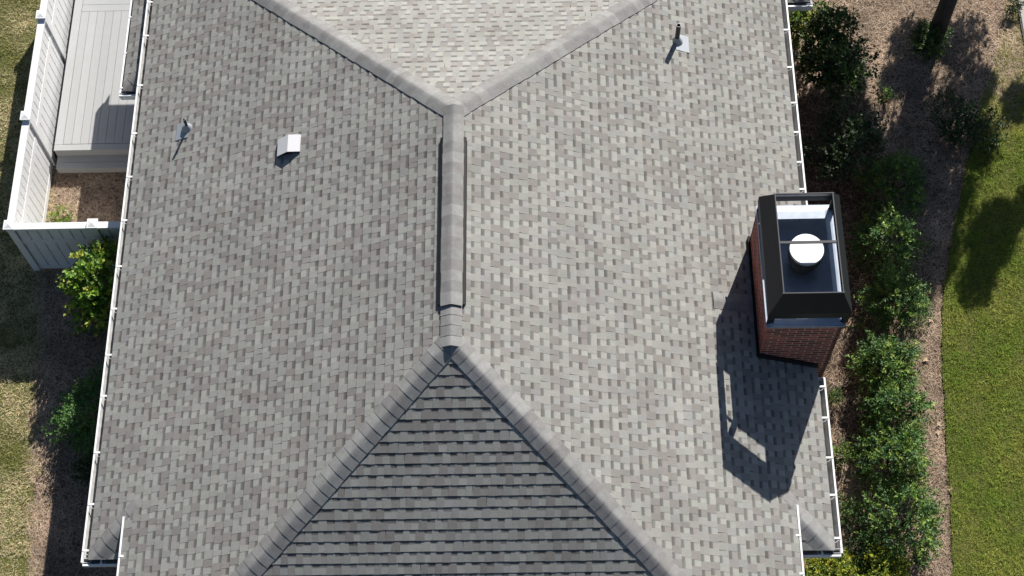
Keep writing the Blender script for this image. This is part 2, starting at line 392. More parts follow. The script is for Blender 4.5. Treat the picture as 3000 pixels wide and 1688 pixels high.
# fascia, soffit
def bars(name, boxes, material, parent):
    b = MB()
    for q in boxes: b.box(*q)
    return b.obj(name, material, parent)
for sg in (-1, 1):
    x0, x1 = sorted((sg * (HW - .045), sg * (HW - .022)))
    bars('fascia', [(x0, x1, YRET - .5, 8.2, ze - .19, ze - .035)], 'white', house)
    x0, x1 = sorted((sg * 4.7, sg * (HW - .02))); bars('soffit', [(x0, x1, YRET - .5, 8.2, ze - .20, ze - .191)], 'white', house)
    zi = zr(HWI); x0, x1 = sorted((sg * (HWI - .045), sg * (HWI - .022)))
    bars('fascia', [(x0, x1, YEND + .03, YRET - .05, zi - .19, zi - .035)], 'white', house)

# gutters
def gutter(p0, p1, outv, parent, hang, capends=(True, True), w=.128, lip=.026):
    """K-style trough from p0 to p1, opening up, outv = outward horizontal unit"""
    p0, p1, o_ = np.array(p0, float), np.array(p1, float), np.array(outv, float)
    al = (p1 - p0) / np.linalg.norm(p1 - p0)
    prof = [(0, 0), (0, -.15), (.085, -.15), (w - .015, -.10), (w, -.07), (w, 0), (w - lip, 0), (w - lip, -.006), (w - .008, -.008), (w - .008, -.07), (w - .022, -.096), (.082, -.143), (.004, -.143), (.004, 0)]
    m = len(prof); v = [p0 + o_ * a + np.array([0, 0, z]) for a, z in prof] + [p1 + o_ * a + np.array([0, 0, z]) for a, z in prof]
    f = [(i, (i + 1) % m, m + (i + 1) % m, m + i) for i in range(m)] + [tuple(range(m))[::-1], tuple(range(m, 2 * m))]
    g_ = obj('gutter', v, f, 'white', parent)
    for e, p in zip(capends, (p0, p1)):
        if e:
            q = [(0, 0), (0, -.15), (.085, -.15), (w - .015, -.10), (w, -.07), (w, 0)]
            v = [p + o_ * a + np.array([0, 0, z - .001]) - al * .002 for a, z in q] + [p + o_ * a + np.array([0, 0, z - .001]) + al * .002 for a, z in q]
            k = len(q); obj('end_cap', v, [tuple(range(k))[::-1], tuple(range(k, 2 * k))] + [(i, (i + 1) % k, k + (i + 1) % k, k + i) for i in range(k)], 'white', g_)
    # grit on the trough floor
    q = [(.0055, -.02), (.0055, -.1415), (.080, -.1415), (w - .0235, -.095), (w - .0095, -.069), (w - .0095, -.010)]
    m = len(q); v = [p + o_ * a + np.array([0, 0, z]) for p in (p0, p1) for a, z in q]
    obj('gutter_grit', v, [(i, i + 1, m + i + 1, m + i) for i in range(m - 1)], 'gutin', g_)
    for t in hang:
        c = p0 + al * t; b = MB()
        h = .014
        def bb(a0, a1, z0, z1, e=h):
            pts = [c + o_ * a + al * s_ + np.array([0, 0, z]) for z in (z0, z1) for a, s_ in ((a0, -e), (a1, -e), (a1, e), (a0, e))]
            b.add(pts, BF)
        bb(.002, w - .004, .0, .006); bb(.03, w - .01, -.006, 0, .007)
        # hook wire curling back to the fascia
        for k in range(6):
            a0, a1 = k / 6 * math.pi / 2, (k + 1) / 6 * math.pi / 2
            q0 = c + o_ * (.085 - .08 * (1 - math.cos(a0))) - al * (.017 + .05 * math.sin(a0)) + np.array([0, 0, -.004])
            q1 = c + o_ * (.085 - .08 * (1 - math.cos(a1))) - al * (.017 + .05 * math.sin(a1)) + np.array([0, 0, -.004])
            b.tube(q0, q1, .003, .003, 5, False)
        b.obj('hanger', 'white', g_)
    return g_
GX = HW - .012; gz = ze - .022
gutter((-GX, YRET - .57, gz), (-GX, 8.5, gz), (-1, 0, 0), house, [y - (YRET - .57) for y in (6.85, 6.18, 5.22, 4.32, 3.53, 2.76, 1.97, 1.26, .51, -.14, -1.01, -1.78, -2.45)])  # unseen north end is lengthened past the corner to shape the deck shadow
gutter((GX, YRET - .57, gz), (GX, -.02, gz), (1, 0, 0), house, [y - (YRET - .57) for y in (-.16, -.64, -1.24, -1.79, -2.41)])
gutter((GX, 2.12, gz), (GX, 8.5, gz), (1, 0, 0), house, [y - 2.12 for y in (2.55, 3.1, 3.58, 4.12, 4.66, 5.33, 6.05, 6.75, 7.4)])
GI = HWI - .012; gi = zr(HWI) - .022
gutter((-GI, YEND, gi), (-GI, -2.06, gi), (-1, 0, 0), house, [y - YEND for y in (-4.1, -3.4, -2.62)])
gutter((GI, YEND, gi), (GI, -2.02, gi), (1, 0, 0), house, [y - YEND for y in (-4.2, -3.5, -2.98, -2.45)])
# south returns of the wide eaves
YR = YRET - .54
for sg in (-1, 1):
    xa, xb = sg * (HWI - .3), sg * (HW + .085)
    gutter((xa, YR + .03, gz), (xb, YR + .03, gz), (0, -1, 0), house, [abs(sg * 4.98 - xa)], w=.11)
    P = plane((0, YRET, zr(HWI)), (1, 0, 0), (0, -1, -S))
    x_in = sg * 4.2
    lo = (lambda v: -(HWI + v / K)) if sg < 0 else (lambda v: 4.2)
    hi = (lambda v: -4.2) if sg < 0 else (lambda v: HWI + v / K)
    sr = slab('return_slope', [(sg * HWI, YRET, zr(HWI)), (sg * HW, YR, zr(HW)), (sg * 4.2, YR, zr(HW)), (sg * 4.2, YRET, zr(HWI))], house)
    field(lay(P, .545 * K, lo, hi), sr)
    cap_run('hip_cap', (sg * (HWI - .02), YRET + .02, zr(HWI) + .004), (sg, -1, -S), nW if sg < 0 else nE, nS_, .56 * HL, house, start=-.12, exp=.165, clip=(HW + .01, YR - .01))
    x0, x1 = sorted((sg * 4.2, sg * (HW - .03))); bars('fascia', [(x0, x1, YR + .04, YR + .06, ze - .19, ze - .035)], 'white', house)
# lower side roofs tucked under the main eaves at the north end
for sg, ex, ey in ((-1, 5.56, 5.30), (1, 5.66, 6.80)):
    zl = Z0 - 2.75; xi = 4.9
    sr = slab('lower_roof', [(sg * xi, ey, zl + S * (ex - xi) * 0 + .0), (sg * ex, ey, zl), (sg * ex, 8.15, zl), (sg * (ex - .6), 8.15, zl + S * .6), (sg * (ex - .6), ey + .6, zl + S * .6)], house)
    P = plane((sg * (ex - .6), 0, zl + S * .6), (0, 1, 0), (sg, 0, -S))
    t = lay(P, .62 * K, lambda v: ey + .6 - v / K, lambda v: 8.08)
    P = plane((0, ey + .6, zl + S * .6), (1, 0, 0), (0, -1, -S))
    t += lay(P, .61 * K, (lambda v: -(ex - .6 + v / K)) if sg < 0 else (lambda v: xi), (lambda v: -xi) if sg < 0 else (lambda v: ex - .6 + v / K))
    field(t, sr)
    cap_run('hip_cap', (sg * (ex - .6), ey + .6, zl + S * .6 + .004), (sg, -1, -S), nW if sg < 0 else nE, nS_, .56 * HL, house, exp=.18, half=.14, clip=(ex + .01, ey - .01))
    gutter((sg * (ex - .028), ey - .02, zl - .022), (sg * (ex - .028), 8.15, zl - .022), (sg, 0, 0), house, [.1, .78, 1.5, 2.15], w=.105)
    gutter((sg * (xi), ey + .03, zl - .022), (sg * (ex + .075), ey + .03, zl - .022), (0, -1, 0), house, [], w=.105)
    x0, x1 = sorted((sg * xi, sg * (ex - .03))); bars('fascia', [(x0, x1, ey + .04, ey + .06, zl - .19, zl - .03)], 'white', house)
    x0, x1 = sorted((sg * (ex - .045), sg * (ex - .03))); bars('fascia', [(x0, x1, ey + .06, 8.3, zl - .19, zl - .03)], 'white', house)

# ---------------------------------------------------------------- chimney
CX0, CX1, CY0, CY1, CZ = 4.27, 5.30, 0.15, 2.0, Z0 - 1.03
ch = obj('chimney', boxv(CX0 + .0016, CX1 - .0016, CY0 + .0016, CY1 - .0016, 0, CZ - .004), BF, 'mortar', house)
BL, BH, JT = .2000, .0550, .0125
def brickmesh(name, w, mt):
    me = bpy.data.meshes.new(name); v = boxv(-w / 2, w / 2, 0, .05, -BH / 2, BH / 2); e = .003
    v = [(x * (1 - 2 * e / w) if y == 0 else x, y, z * (1 - 2 * e / BH) if y == 0 else z) for x, y, z in v]
    me.from_pydata(v, [], BF); me.materials.append(M[mt]); me.update(); return me
cache = {}
def bricks_face(L, place, nz, individual):
    """courses of running bond along a face of length L; place(u, z) -> (loc, rotz)"""
    b = MB()
    for k in range(nz):
        z = CZ - JT - BH / 2 - k * (BH + JT)
        if z < .05: break
        u = -(BL + JT) / 2 * (k % 2)
        while u < L:
            a, c = max(u, 0), min(u + BL, L)
            if c - a > .03:
                loc, rz = place((a + c) / 2, z); w = round(c - a, 3)
                if individual(loc):
                    if w not in cache: cache[w] = brickmesh('brick', w, 'brick')
                    inst('brick', cache[w], loc, ch, rz)
                else:
                    mw = Matrix.Rotation(rz, 4, 'Z'); hw = w / 2
                    b.add([Vector(loc) + mw @ Vector(q) for q in boxv(-hw, hw, 0, .05, -BH / 2, BH / 2)], BF)
            u += BL + JT
    if b.v:
        o = b.obj('brick_field', 'brick2', ch); o['kind'] = 'stuff'
above = lambda l: l[2] > zr(min(l[0], 5.15)) - .06
bricks_face(CX1 - CX0, lambda u, z: ((CX0 + u, CY0, z), 0), 60, above)
bricks_face(CY1 - CY0, lambda u, z: ((CX0, CY1 - u, z), -math.pi / 2), 60, above)
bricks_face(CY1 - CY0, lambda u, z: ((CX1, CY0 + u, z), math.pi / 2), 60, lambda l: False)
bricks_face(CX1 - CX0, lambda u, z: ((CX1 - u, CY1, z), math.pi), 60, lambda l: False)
# dark apron flashing where the stack meets the roof
k_ = np.array([1, 0, -S]) / K
def strip(x0, x1, y0, y1, h0, h1):
    return [(x0, y0, zr(x0) + h0), (x1, y0, zr(x1) + h0), (x1, y1, zr(x1) + h0), (x0, y1, zr(x0) + h0), (x0, y0, zr(x0) + h1), (x1, y0, zr(x1) + h1), (x1, y1, zr(x1) + h1), (x0, y1, zr(x0) + h1)]
b = MB(); b.add(strip(CX0 - .03, 5.16, CY0 - .035, CY0 - .004, -.02, .10), BF); b.add(strip(CX0 - .035, CX0 - .004, CY0 - .03, CY1 + .03, -.02, .075), BF)
b.add(strip(CX0 - .03, 5.16, CY1 + .004, CY1 + .03, -.02, .08), BF); b.obj('flashing', 'blackp', house)
# cricket behind the stack
b = MB()
for i in range(4):                          # lapped caps of the saddle behind the stack
    xa = 3.64 + i * .155; y = .90 + .02 * i
    base = np.array(random.choice(CAPT)) * 1.04; x1 = xa + .17
    v = []
    for x, h in ((xa, .022), (x1, .017)): v += [(x, y - .13, zr(x) + .010), (x, y - .02, zr(x) + h + .016), (x, y + .02, zr(x) + h + .016), (x, y + .13, zr(x) + .010)]
    obj('saddle_cap', v + [(p[0], p[1], zr(p[0]) - .01) for p in v], [(0, 4, 5, 1), (1, 5, 6, 2), (2, 6, 7, 3), (0, 1, 9, 8), (1, 2, 10, 9), (2, 3, 11, 10), (0, 8, 12, 4), (3, 7, 15, 11)], 'cap', house, [base] * 16)
# chase cover: sheet-metal pan
zc = CZ
b = MB()
b.box(CX0 - .02, CX1 + .02, CY0 - .02, CY1 + .02, zc, zc + .035)
q0 = [(CX0 + .0, CY0 + .0), (CX1, CY0), (CX1, CY1), (CX0, CY1)]; q1 = [(CX0 + .10, CY0 + .10), (CX1 - .10, CY0 + .10), (CX1 - .10, CY1 - .10), (CX0 + .10, CY1 - .10)]
b.add([(x, y, zc + .036) for x, y in q0] + [(x, y, zc + .075) for x, y in q1], [(0, 1, 5, 4), (1, 2, 6, 5), (2, 3, 7, 6), (3, 0, 4, 7), (4, 5, 6, 7)])
cov = b.obj('chase_cover', 'galv', house)
b = MB()
for i in range(7): b.box(CX1 - .245, CX1 - .235, CY0 + .25 + i * .2, CY0 + .33 + i * .2, zc + .075, zc + .079)
b.box(CX1 - .255, CX1 - .19, CY0 + .30, CY0 + .35, zc + .076, zc + .083); b.obj('seam', 'flash', cov)
# shroud: hipped black skirt on legs, open top with a cross bar
bx0, bx1, by0, by1, bz = 4.245, 5.365, .17, 1.985, Z0 - .66
tx0, tx1, ty0, ty1, tz = 4.41, 5.20, .31, 1.82, Z0 - .30
sh = thing_parent = bpy.data.objects.new('chimney_shroud', None); col.objects.link(sh); sh.parent = house
sh.location = Vector((4.8, 1.07, zc)) - worldloc(house); sh.empty_display_size = .2
sh['label'] = 'black metal shroud with an open top over the chimney'
B4 = [(bx0, by0, bz), (bx1, by0, bz), (bx1, by1, bz), (bx0, by1, bz)]; T4 = [(tx0, ty0, tz), (tx1, ty0, tz), (tx1, ty1, tz), (tx0, ty1, tz)]
for i in range(4):
    j = (i + 1) % 4; q = [B4[i], B4[j], T4[j], T4[i]]
    nn = np.cross(np.array(q[1]) - q[0], np.array(q[2]) - q[0]); nn /= np.linalg.norm(nn)
    lipd = [(p[0], p[1], p[2] - .145) for p in q[:2]]
    inner = [tuple(np.array(p) - nn * .006) for p in q]
    v = q + inner + lipd
    obj('skirt_panel', v, [(0, 1, 2, 3), (7, 6, 5, 4), (0, 4, 5, 1), (2, 6, 7, 3), (8, 9, 1, 0)], 'black', sh)
for x, y in ((bx0 + .012, by0 + .012), (bx1 - .10, by0 + .012), (bx0 + .012, by1 - .05), (bx1 - .10, by1 - .05)):
    bars('leg', [(x, x + .09, y, y + .035, zc + .03, bz + .02)], 'black', sh)
fr = .014
b = MB()
for i in range(4):
    p, q = T4[i], T4[(i + 1) % 4]
    if abs(p[1] - q[1]) < 1e-6: b.box(min(p[0], q[0]) - fr * 1.4, max(p[0], q[0]) + fr * 1.4, p[1] - fr * .5, p[1] + fr * .5, tz - .01, tz + .012)
    else: b.box(p[0] - fr * .5, p[0] + fr * .5, ty0 + fr * .5, ty1 - fr * .5, tz - .01, tz + .011)
M['frame'] = mat('frame_edge', (.055, .056, .064), .5); b.obj('top_frame', 'frame', sh)
bars('cross_bar', [(tx0 + .007, tx1 - .007, 1.060, 1.095, tz - .03, tz - .004)], 'frame', sh)
# flue pipe and cap
b = MB(); b.lathe((4.81, 1.07, zc + .07), [(.17, 0), (.17, .09), (.185, .10), (.185, .12), (.2, .13), (.2, .16), (.222, .20), (.222, .42)], 40)
for i in range(36):
    a = 2 * math.pi * i / 36; b.box(4.81 + .224 * math.cos(a) - .005, 4.81 + .224 * math.cos(a) + .005, 1.07 + .224 * math.sin(a) - .005, 1.07 + .224 * math.sin(a) + .005, zc + .28, zc + .47)
fb = b.obj('flue_cap', 'flued', house)
b = MB(); b.lathe((4.81, 1.07, zc + .07), [(.222, .40), (.232, .40), (.232, .458), (.0, .463)], 40); b.obj('lid', 'flue', fb, smooth=False)

# ---------------------------------------------------------------- roof penetrations
def vent_pipe(x, y, r, h, sgn, label, boot):
    z = zr(x); b = MB()
    b.tube((x, y, z - .1), (x, y, z + h), r, r, 20, False); b.tube((x, y, z + h - .002), (x, y, z + .05), r * .8, r * .8, 20, False)
    p = b.obj('vent_pipe', 'pipe', house, smooth=True); p['label'] = label
    v = []; b = MB()
    n = 20
    for rr, hh in ((r * 1.0, h), (r * .8, h + .001)): v += [(x + rr * math.cos(2 * math.pi * i / n), y + rr * math.sin(2 * math.pi * i / n), z + hh) for i in range(n)]
    b.add(v, [(i, (i + 1) % n, n + (i + 1) % n, n + i) for i in range(n)]); b.obj('rim', 'rim', p)
    b = MB(); b.lathe((x, y, z - .06), [(boot * 1.0, -.02), (boot * .92, .05), (boot * .7, .10), (r * 1.15, .145), (r * 1.02, .16)], 24); b.obj('boot', 'flash', p, smooth=True)
    # flat flashing plate: the apron shows on the downslope side
    xa, xb = x - .02 * sgn, x + (boot + .09) * sgn
    v = [(xa, y - .17, zr(xa) + .014), (xb, y - .17, zr(xb) + .014), (xb, y + .13, zr(xb) + .014), (xa, y + .13, zr(xa) + .014)]
    obj('flashing', v + [(q[0], q[1], q[2] - .006) for q in v], BF, 'flash', p); return p
vent_pipe(-4.255, 4.115, .022, .27, -1, 'thin dark vent pipe in a grey flashing boot on the west slope', .105)
vent_pipe(3.335, 5.26, .036, .42, 1, 'thick dark vent pipe in a pale flashing boot on the east slope', .10)
prof = [(-2.318, Z0 - 1.07), (-2.503, Z0 - 1.072), (-2.675, Z0 - 1.205), (-2.675, zr(2.675) - .02), (-2.318, zr(2.318) - .02)]
v = [(x, 3.10, z) for x, z in prof] + [(x, 3.39, z) for x, z in prof]
rv2 = obj('roof_vent', v, [(5, 6, 7, 8, 9), (0, 5, 6, 1), (1, 6, 7, 2), (2, 7, 8, 3), (4, 9, 5, 0)][0:5] + [], 'ventw', house); rv2['label'] = 'small white metal exhaust vent hood on the west slope'
v = [(x, 3.13, z - .008 if z > zr(abs(x)) else z) for x, z in prof]; obj('vent_opening', v, [(4, 3, 2, 1, 0)], 'dark', rv2)

# ---------------------------------------------------------------- white fence
FX, FY, FH = -7.31, 3.14, 1.50
fence = thing('fence', (FX, FY, 0), 'white vinyl privacy fence around the deck on the west side', 'fence')
def cube_me(name, x, y, z, mt):
    me = bpy.data.meshes.new(name); me.from_pydata(boxv(-x / 2, x / 2, -y / 2, y / 2, -z / 2, z / 2), [], BF); me.materials.append(M[mt]); me.update(); return me
postm = cube_me('post', .115, .115, FH + .03, 'vinyl')
bd = MB(); bd.box(-.085, .085, -.085, .085, 0, .028); bd.add([(-.07, -.07, .028), (.07, -.07, .028), (.07, .07, .028), (-.07, .07, .028), (0, 0, .05)], [(0, 1, 4), (1, 2, 4), (2, 3, 4), (3, 0, 4)])
capm = bpy.data.meshes.new('post_cap'); capm.from_pydata(bd.v, [], bd.f); capm.materials.append(M['vinyl']); capm.update()
PY = [FY, FY + 2.05, FY + 4.08, FY + 6.1]
for y in PY:
    p = inst('post', postm, (FX, y, (FH + .03) / 2), fence); inst('post_cap', capm, (FX, y, FH + .03), p)
for x in (-5.97,):
    p = inst('post', postm, (x, FY, (FH + .03) / 2), fence); inst('post_cap', capm, (x, FY, FH + .03), p)
GAP, BW = .026, .168
def panel(p0, p1, axis):
    L = p1 - p0
    if axis == 'y':
        rl = lambda nm, w, z0, z1: bars(nm, [(FX - w / 2, FX + w / 2, p0, p1, z0, z1)], 'vinyl', fence)
    else:
        rl = lambda nm, w, z0, z1: bars(nm, [(p0, p1, FY - w / 2, FY + w / 2, z0, z1)], 'vinyl', fence)
    rl('top_rail', .115, FH - .05, FH); rl('mid_rail', .06, 0.95, 1.08); rl('bottom_rail', .06, .04, .16)
    nb = int(round(L / BW)); bw = L / nb; ms = {}
    for i in range(nb):
        c = p0 + (i + .5) * bw
        for z0, z1 in ((.16, .95), (1.08, FH - .05)):
            key = (axis, round(bw, 4), z0)
            if key not in boardm: boardm[key] = cube_me('board', *((.050, bw - GAP) if axis == 'y' else (bw - GAP, .050)), z1 - z0, 'vinyl')
            inst('board', boardm[key], (FX, c, (z0 + z1) / 2) if axis == 'y' else (c, FY, (z0 + z1) / 2), fence)
    if axis == 'y': bars('backing', [(FX - .003, FX + .003, p0, p1, .16, FH - .05)], 'vinyl', fence)
    else: bars('backing', [(p0, p1, FY - .003, FY + .003, .16, FH - .05)], 'vinyl', fence)
boardm = {}
for a, b_ in zip(PY[:-1], PY[1:]): panel(a + .0575, b_ - .0575, 'y')
panel(FX + .0575, -5.97 - .0575, 'x'); panel(-5.97 + .0575, -4.76, 'x')

# ---------------------------------------------------------------- deck
DZ = .40; DX0, DX1, DY0, DY1 = -7.18, -4.76, 5.20, 9.6
deck = thing('deck', (-5.9, 5.2, 0), 'pale grey wooden deck with one step beside the house', 'deck')
bwid, bgap = .140, .006
nbd = int((DX1 - DX0 - .15) / (bwid + bgap))
dm = cube_me('deck_board', bwid, 8.10 - DY0 - .125, .025, 'deck'); dm2 = cube_me('deck_board', bwid, DY1 - 8.40, .025, 'deck')
for i in range(nbd + 1):
    x = DX0 + .15 + bwid / 2 + i * (bwid + bgap)
    if x > DX1: break
    inst('deck_board', dm, (x, (8.10 + DY0 + .125) / 2, DZ - .0125), deck); inst('deck_board', dm2, (x, (DY1 + 8.40) / 2, DZ - .0125), deck)
bars('border_board', [(DX0, DX0 + .142, DY0 + .12, DY1, DZ - .025, DZ)], 'deck', deck)
bars('border_board', [(DX0, DX1, DY0, DY0 + .116, DZ - .025, DZ - .001)], 'deck', deck)
bars('border_board', [(DX0 + .15, DX1, 8.106, 8.246, DZ - .025, DZ)], 'deck', deck); bars('border_board', [(DX0 + .15, DX1, 8.252, 8.394, DZ - .025, DZ)], 'deck', deck)
bars('fascia_board', [(DX0, DX1, DY0 + .012, DY0 + .034, .15, DZ - .026)], 'deckt', deck)
bars('joist_frame', [(DX0 + .02, DX1, DY0 + .04, DY1 - .02, .08, DZ - .06)], 'felt', deck)
bars('step_tread', [(DX0 + .01, DX1, 4.95, 5.07, .175, .20)], 'deck', deck); bars('step_tread', [(DX0 + .01, DX1, 5.076, 5.225, .175, .20)], 'deck', deck)
bars('step_riser', [(DX0 + .01, DX1, 4.965, 4.987, .02, .174)], 'deckt', deck)

# ---------------------------------------------------------------- plants
def leaves(P, D, N_, L, W, colr):
    """folded diamond leaves: base P, direction D, normal N_"""
    n = len(P); Sd = np.cross(D, N_); ln = np.linalg.norm(Sd, axis=1, keepdims=True); ln[ln < 1e-6] = 1; Sd /= ln
    L = np.reshape(L, (-1, 1)); W = np.reshape(W, (-1, 1))
    a = P; t = P + D * L - N_ * L * .12; l = P + D * L * .45 + Sd * W * .5 + N_ * W * .12; r = P + D * L * .45 - Sd * W * .5 + N_ * W * .12
    V = np.stack([a, l, t, r], 1).reshape(-1, 3); i = (np.arange(n) * 4)[:, None]
    F = np.concatenate([i + np.array([0, 1, 2]), i + np.array([0, 2, 3])]); return V, F, np.repeat(colr, 4, axis=0)
def unit(v): return v / np.maximum(np.linalg.norm(v, axis=1, keepdims=True), 1e-9)
def shrub(name, base, rad, h, label, cat, nspr, nleaf, ll, lw, pal, group=None, shape='mound', sprl=.25, stems=5, up=.5, gap=.0, hollow=.55, seed=0, z0=0.0):
    """blobs of sprigs: each sprig a short shoot carrying nleaf leaves"""
    r_ = np.random.default_rng(100 + seed)
    t = thing(name, (base[0], base[1], z0), label, cat, group)
    B = np.array([base[0], base[1], z0])
    nb = 9; blobs = []
    for i in range(nb):
        a = r_.uniform(0, 6.28); q = r_.uniform(.1, .75)
        blobs.append((np.array([rad * q * math.cos(a), rad * q * math.sin(a), h * r_.uniform(.35, .8)]), rad * r_.uniform(.3, .55)))
    which = r_.integers(0, nb, nspr); d = unit(r_.normal(size=(nspr, 3)) * [1, 1, .8] + [0, 0, .25])
    rr = hollow + (1 - hollow) * r_.uniform(size=(nspr, 1)) ** .6
    cen = np.array([b_[0] for b_ in blobs])[which]; br = np.array([b_[1] for b_ in blobs])[which][:, None]
    P = B + cen + d * br * rr * [1, 1, .85]; P[:, 2] = np.clip(P[:, 2], z0 + .03, None)
    if shape == 'dome':
        d = unit(r_.normal(size=(nspr, 3))); d[:, 2] = np.abs(d[:, 2]) * 1.1 - .12; lump = 1 + .16 * np.sin(d[:, 0:1] * 6 + seed) + .14 * np.sin(d[:, 1:2] * 7 + 2 * seed) + .1 * np.sin(d[:, 2:3] * 9 + seed)
        P = B + np.array([0, 0, h * .22]) + d * np.array([rad * .82, rad * .82, h * .62]) * rr * lump; P[:, 2] = np.clip(P[:, 2], z0 + .03, None)
    out_ = unit((P - B - [0, 0, h * .25]) * [1, 1, .8] + 1e-6)
    Ds = unit(out_ + r_.normal(size=(nspr, 3)) * .45 + [0, 0, up])
    pal = np.array(pal); pc = pal[r_.integers(0, len(pal), nspr)] * np.clip(1 + .2 * r_.normal(size=(nspr, 1)), .5, 1.6)
    LP, LD, LN, LC, LS = [], [], [], [], []
    for k in range(nleaf):
        f_ = (k + .5) / nleaf; pos = P + Ds * sprl * f_ * r_.uniform(.8, 1.2, (nspr, 1)) - np.array([0, 0, 1.]) * (f_ ** 2) * sprl * .25
        sd = unit(np.cross(Ds, r_.normal(size=(nspr, 3)))); dirn = unit(Ds * .7 + sd * (1 if k % 2 else -1) * .9 + r_.normal(size=(nspr, 3)) * .25)
        nn = unit(np.cross(dirn, np.cross([0, 0, 1.], dirn) + r_.normal(size=(nspr, 3)) * .5)); nn *= np.sign(nn[:, 2:3] + 1e-9)
        LP.append(pos); LD.append(dirn); LN.append(nn); LC.append(pc * np.clip(.9 + .25 * f_ + .12 * r_.normal(size=(nspr, 1)), .5, 1.6)); LS.append(np.full(nspr, 1 - .35 * f_))
    LP, LD, LN, LC, LS = map(np.concatenate, (LP, LD, LN, LC, LS))
    sz = LS * r_.uniform(.75, 1.25, len(LS))
    V, F, C = leaves(LP, LD, LN, sz * ll, sz * lw, LC); V[:, 2] = np.maximum(V[:, 2], .01)
    obj('foliage', V, F, 'leaf', t, C)
    b = MB()
    for i in range(stems):
        a = r_.uniform(0, 6.28); tip = B + [rad * .55 * math.cos(a), rad * .55 * math.sin(a), h * .65]
        mid = B + (tip - B) * [.4, .4, .55]; b.tube(B, mid, .02, .014, 6, False); b.tube(mid, tip, .014, .005, 6, False)
    b.obj('stem', 'stem', t); return t
GY = [(.090, .155, .028), (.065, .125, .028), (.13, .20, .034), (.055, .105, .03), (.09, .14, .04)]
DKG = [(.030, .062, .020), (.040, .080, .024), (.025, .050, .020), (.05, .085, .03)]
HED = [(.095, .195, .045), (.055, .125, .036), (.145, .245, .045), (.070, .150, .050), (.23, .32, .06)]
YEL = [(.30, .33, .03), (.40, .39, .035), (.22, .28, .03), (.14, .21, .03), (.08, .14, .03)]
LIME = [(.17, .31, .03), (.24, .37, .04), (.12, .23, .03), (.09, .18, .03), (.34, .37, .06)]
hg = 'feathery shrubs in the row along the east lawn'
hedge = [((7.13, 4.25), .52, 1.0, 'shaded feathery shrub at the far end of the row by the east lawn'),
         ((6.90, 3.15), .50, 1.05, 'dark feathery shrub just beyond the chimney in the east row'),
         ((6.86, 2.04), .48, 1.05, 'half-shaded feathery shrub level with the chimney in the east row'),
         ((6.60, 1.0), .44, 1.0, 'feathery green shrub just below the chimney in the sunny east row'),
         ((6.66, .20), .46, 1.05, 'feathery green shrub third from the near end of the east row'),
         ((6.56, -.58), .52, 1.1, 'feathery green shrub second from the near end of the east row'),
         ((6.58, -1.60), .63, 1.15, 'widest feathery green shrub at the near end of the east row')]
for i, (b_, r_, h_, lb) in enumerate(hedge):
    shrub('feathery_shrub', b_, r_, h_, lb, 'shrub', 380, 15, .070, .026, HED, hg, sprl=.27, up=.22, seed=i, hollow=.66, shape='dome')
shrub('golden_shrub', (5.50, -2.40), .44, .66, 'yellow-green golden shrub beside the near east gutter corner', 'shrub', 1400, 9, .042, .028, YEL, 'golden shrubs', sprl=.16, seed=20, shape='dome')
shrub('golden_shrub', (6.16, -2.38), .44, .66, 'yellow-topped golden shrub next to the last feathery shrub', 'shrub', 1400, 9, .042, .028, YEL, 'golden shrubs', sprl=.16, seed=21, shape='dome')
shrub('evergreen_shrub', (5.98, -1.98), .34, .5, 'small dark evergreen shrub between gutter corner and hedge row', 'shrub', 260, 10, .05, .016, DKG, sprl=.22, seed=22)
shrub('broadleaf_shrub', (6.1, 6.55), .85, 1.15, 'large broadleaf shrub beside the far east gutter', 'shrub', 1000, 6, .085, .045, GY + DKG, sprl=.24, seed=23, up=.6)
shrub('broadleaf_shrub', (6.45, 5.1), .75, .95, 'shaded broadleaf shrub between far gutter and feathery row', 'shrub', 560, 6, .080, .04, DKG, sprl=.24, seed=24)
shrub('broadleaf_shrub', (5.85, 7.55), .5, .9, 'bright yellow-green shrub under the far east roof corner', 'shrub', 260, 6, .10, .045, LIME + GY, sprl=.22, seed=30)
shrub('round_shrub', (8.02, 7.15), .42, .55, 'round green shrub at the foot of the tree trunk', 'shrub', 420, 8, .055, .03, GY + DKG, sprl=.15, seed=25)
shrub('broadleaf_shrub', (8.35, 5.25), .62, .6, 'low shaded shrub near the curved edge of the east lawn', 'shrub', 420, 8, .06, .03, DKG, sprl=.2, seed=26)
shrub('low_plant', (5.72, .52), .20, .26, 'little green plant under the gutter just below the chimney', 'plant', 90, 6, .05, .022, GY, 'low plants by the east wall', sprl=.1, seed=27, stems=2)
shrub('low_plant', (5.70, -.46), .24, .30, 'little yellow-green plant midway along the near east gutter', 'plant', 120, 6, .055, .025, GY + LIME[:2], 'low plants by the east wall', sprl=.12, seed=28, stems=2)
shrub('low_plant', (5.70, -1.28), .26, .28, 'little olive plant near the end of the near east gutter', 'plant', 120, 6, .05, .022, GY, 'low plants by the east wall', sprl=.12, seed=29, stems=2)
shrub('low_plant', (9.72, 7.98), .16, .2, 'small weed growing against the pale path', 'plant', 60, 6, .07, .02, DKG, sprl=.1, seed=31, stems=2)
shrub('low_plant', (7.2, 6.1), .22, .22, 'small green weed in the straw left of the tree', 'plant', 60, 6, .055, .028, GY, sprl=.1, seed=34, stems=2)
shrub('maple_shrub', (-6.05, 2.28), .68, 1.6, 'bright lime-leaved shrub between white fence and west gutter', 'shrub', 620, 6, .085, .062, LIME, sprl=.22, seed=32, up=.8)
shrub('boxwood_shrub', (-5.85, .32), .80, 1.0, 'dark green rounded shrub shaded by the west gutter', 'shrub', 1300, 8, .045, .028, [(.10, .21, .055), (.13, .26, .06), (.08, .17, .05)], sprl=.14, seed=33, shape='dome')
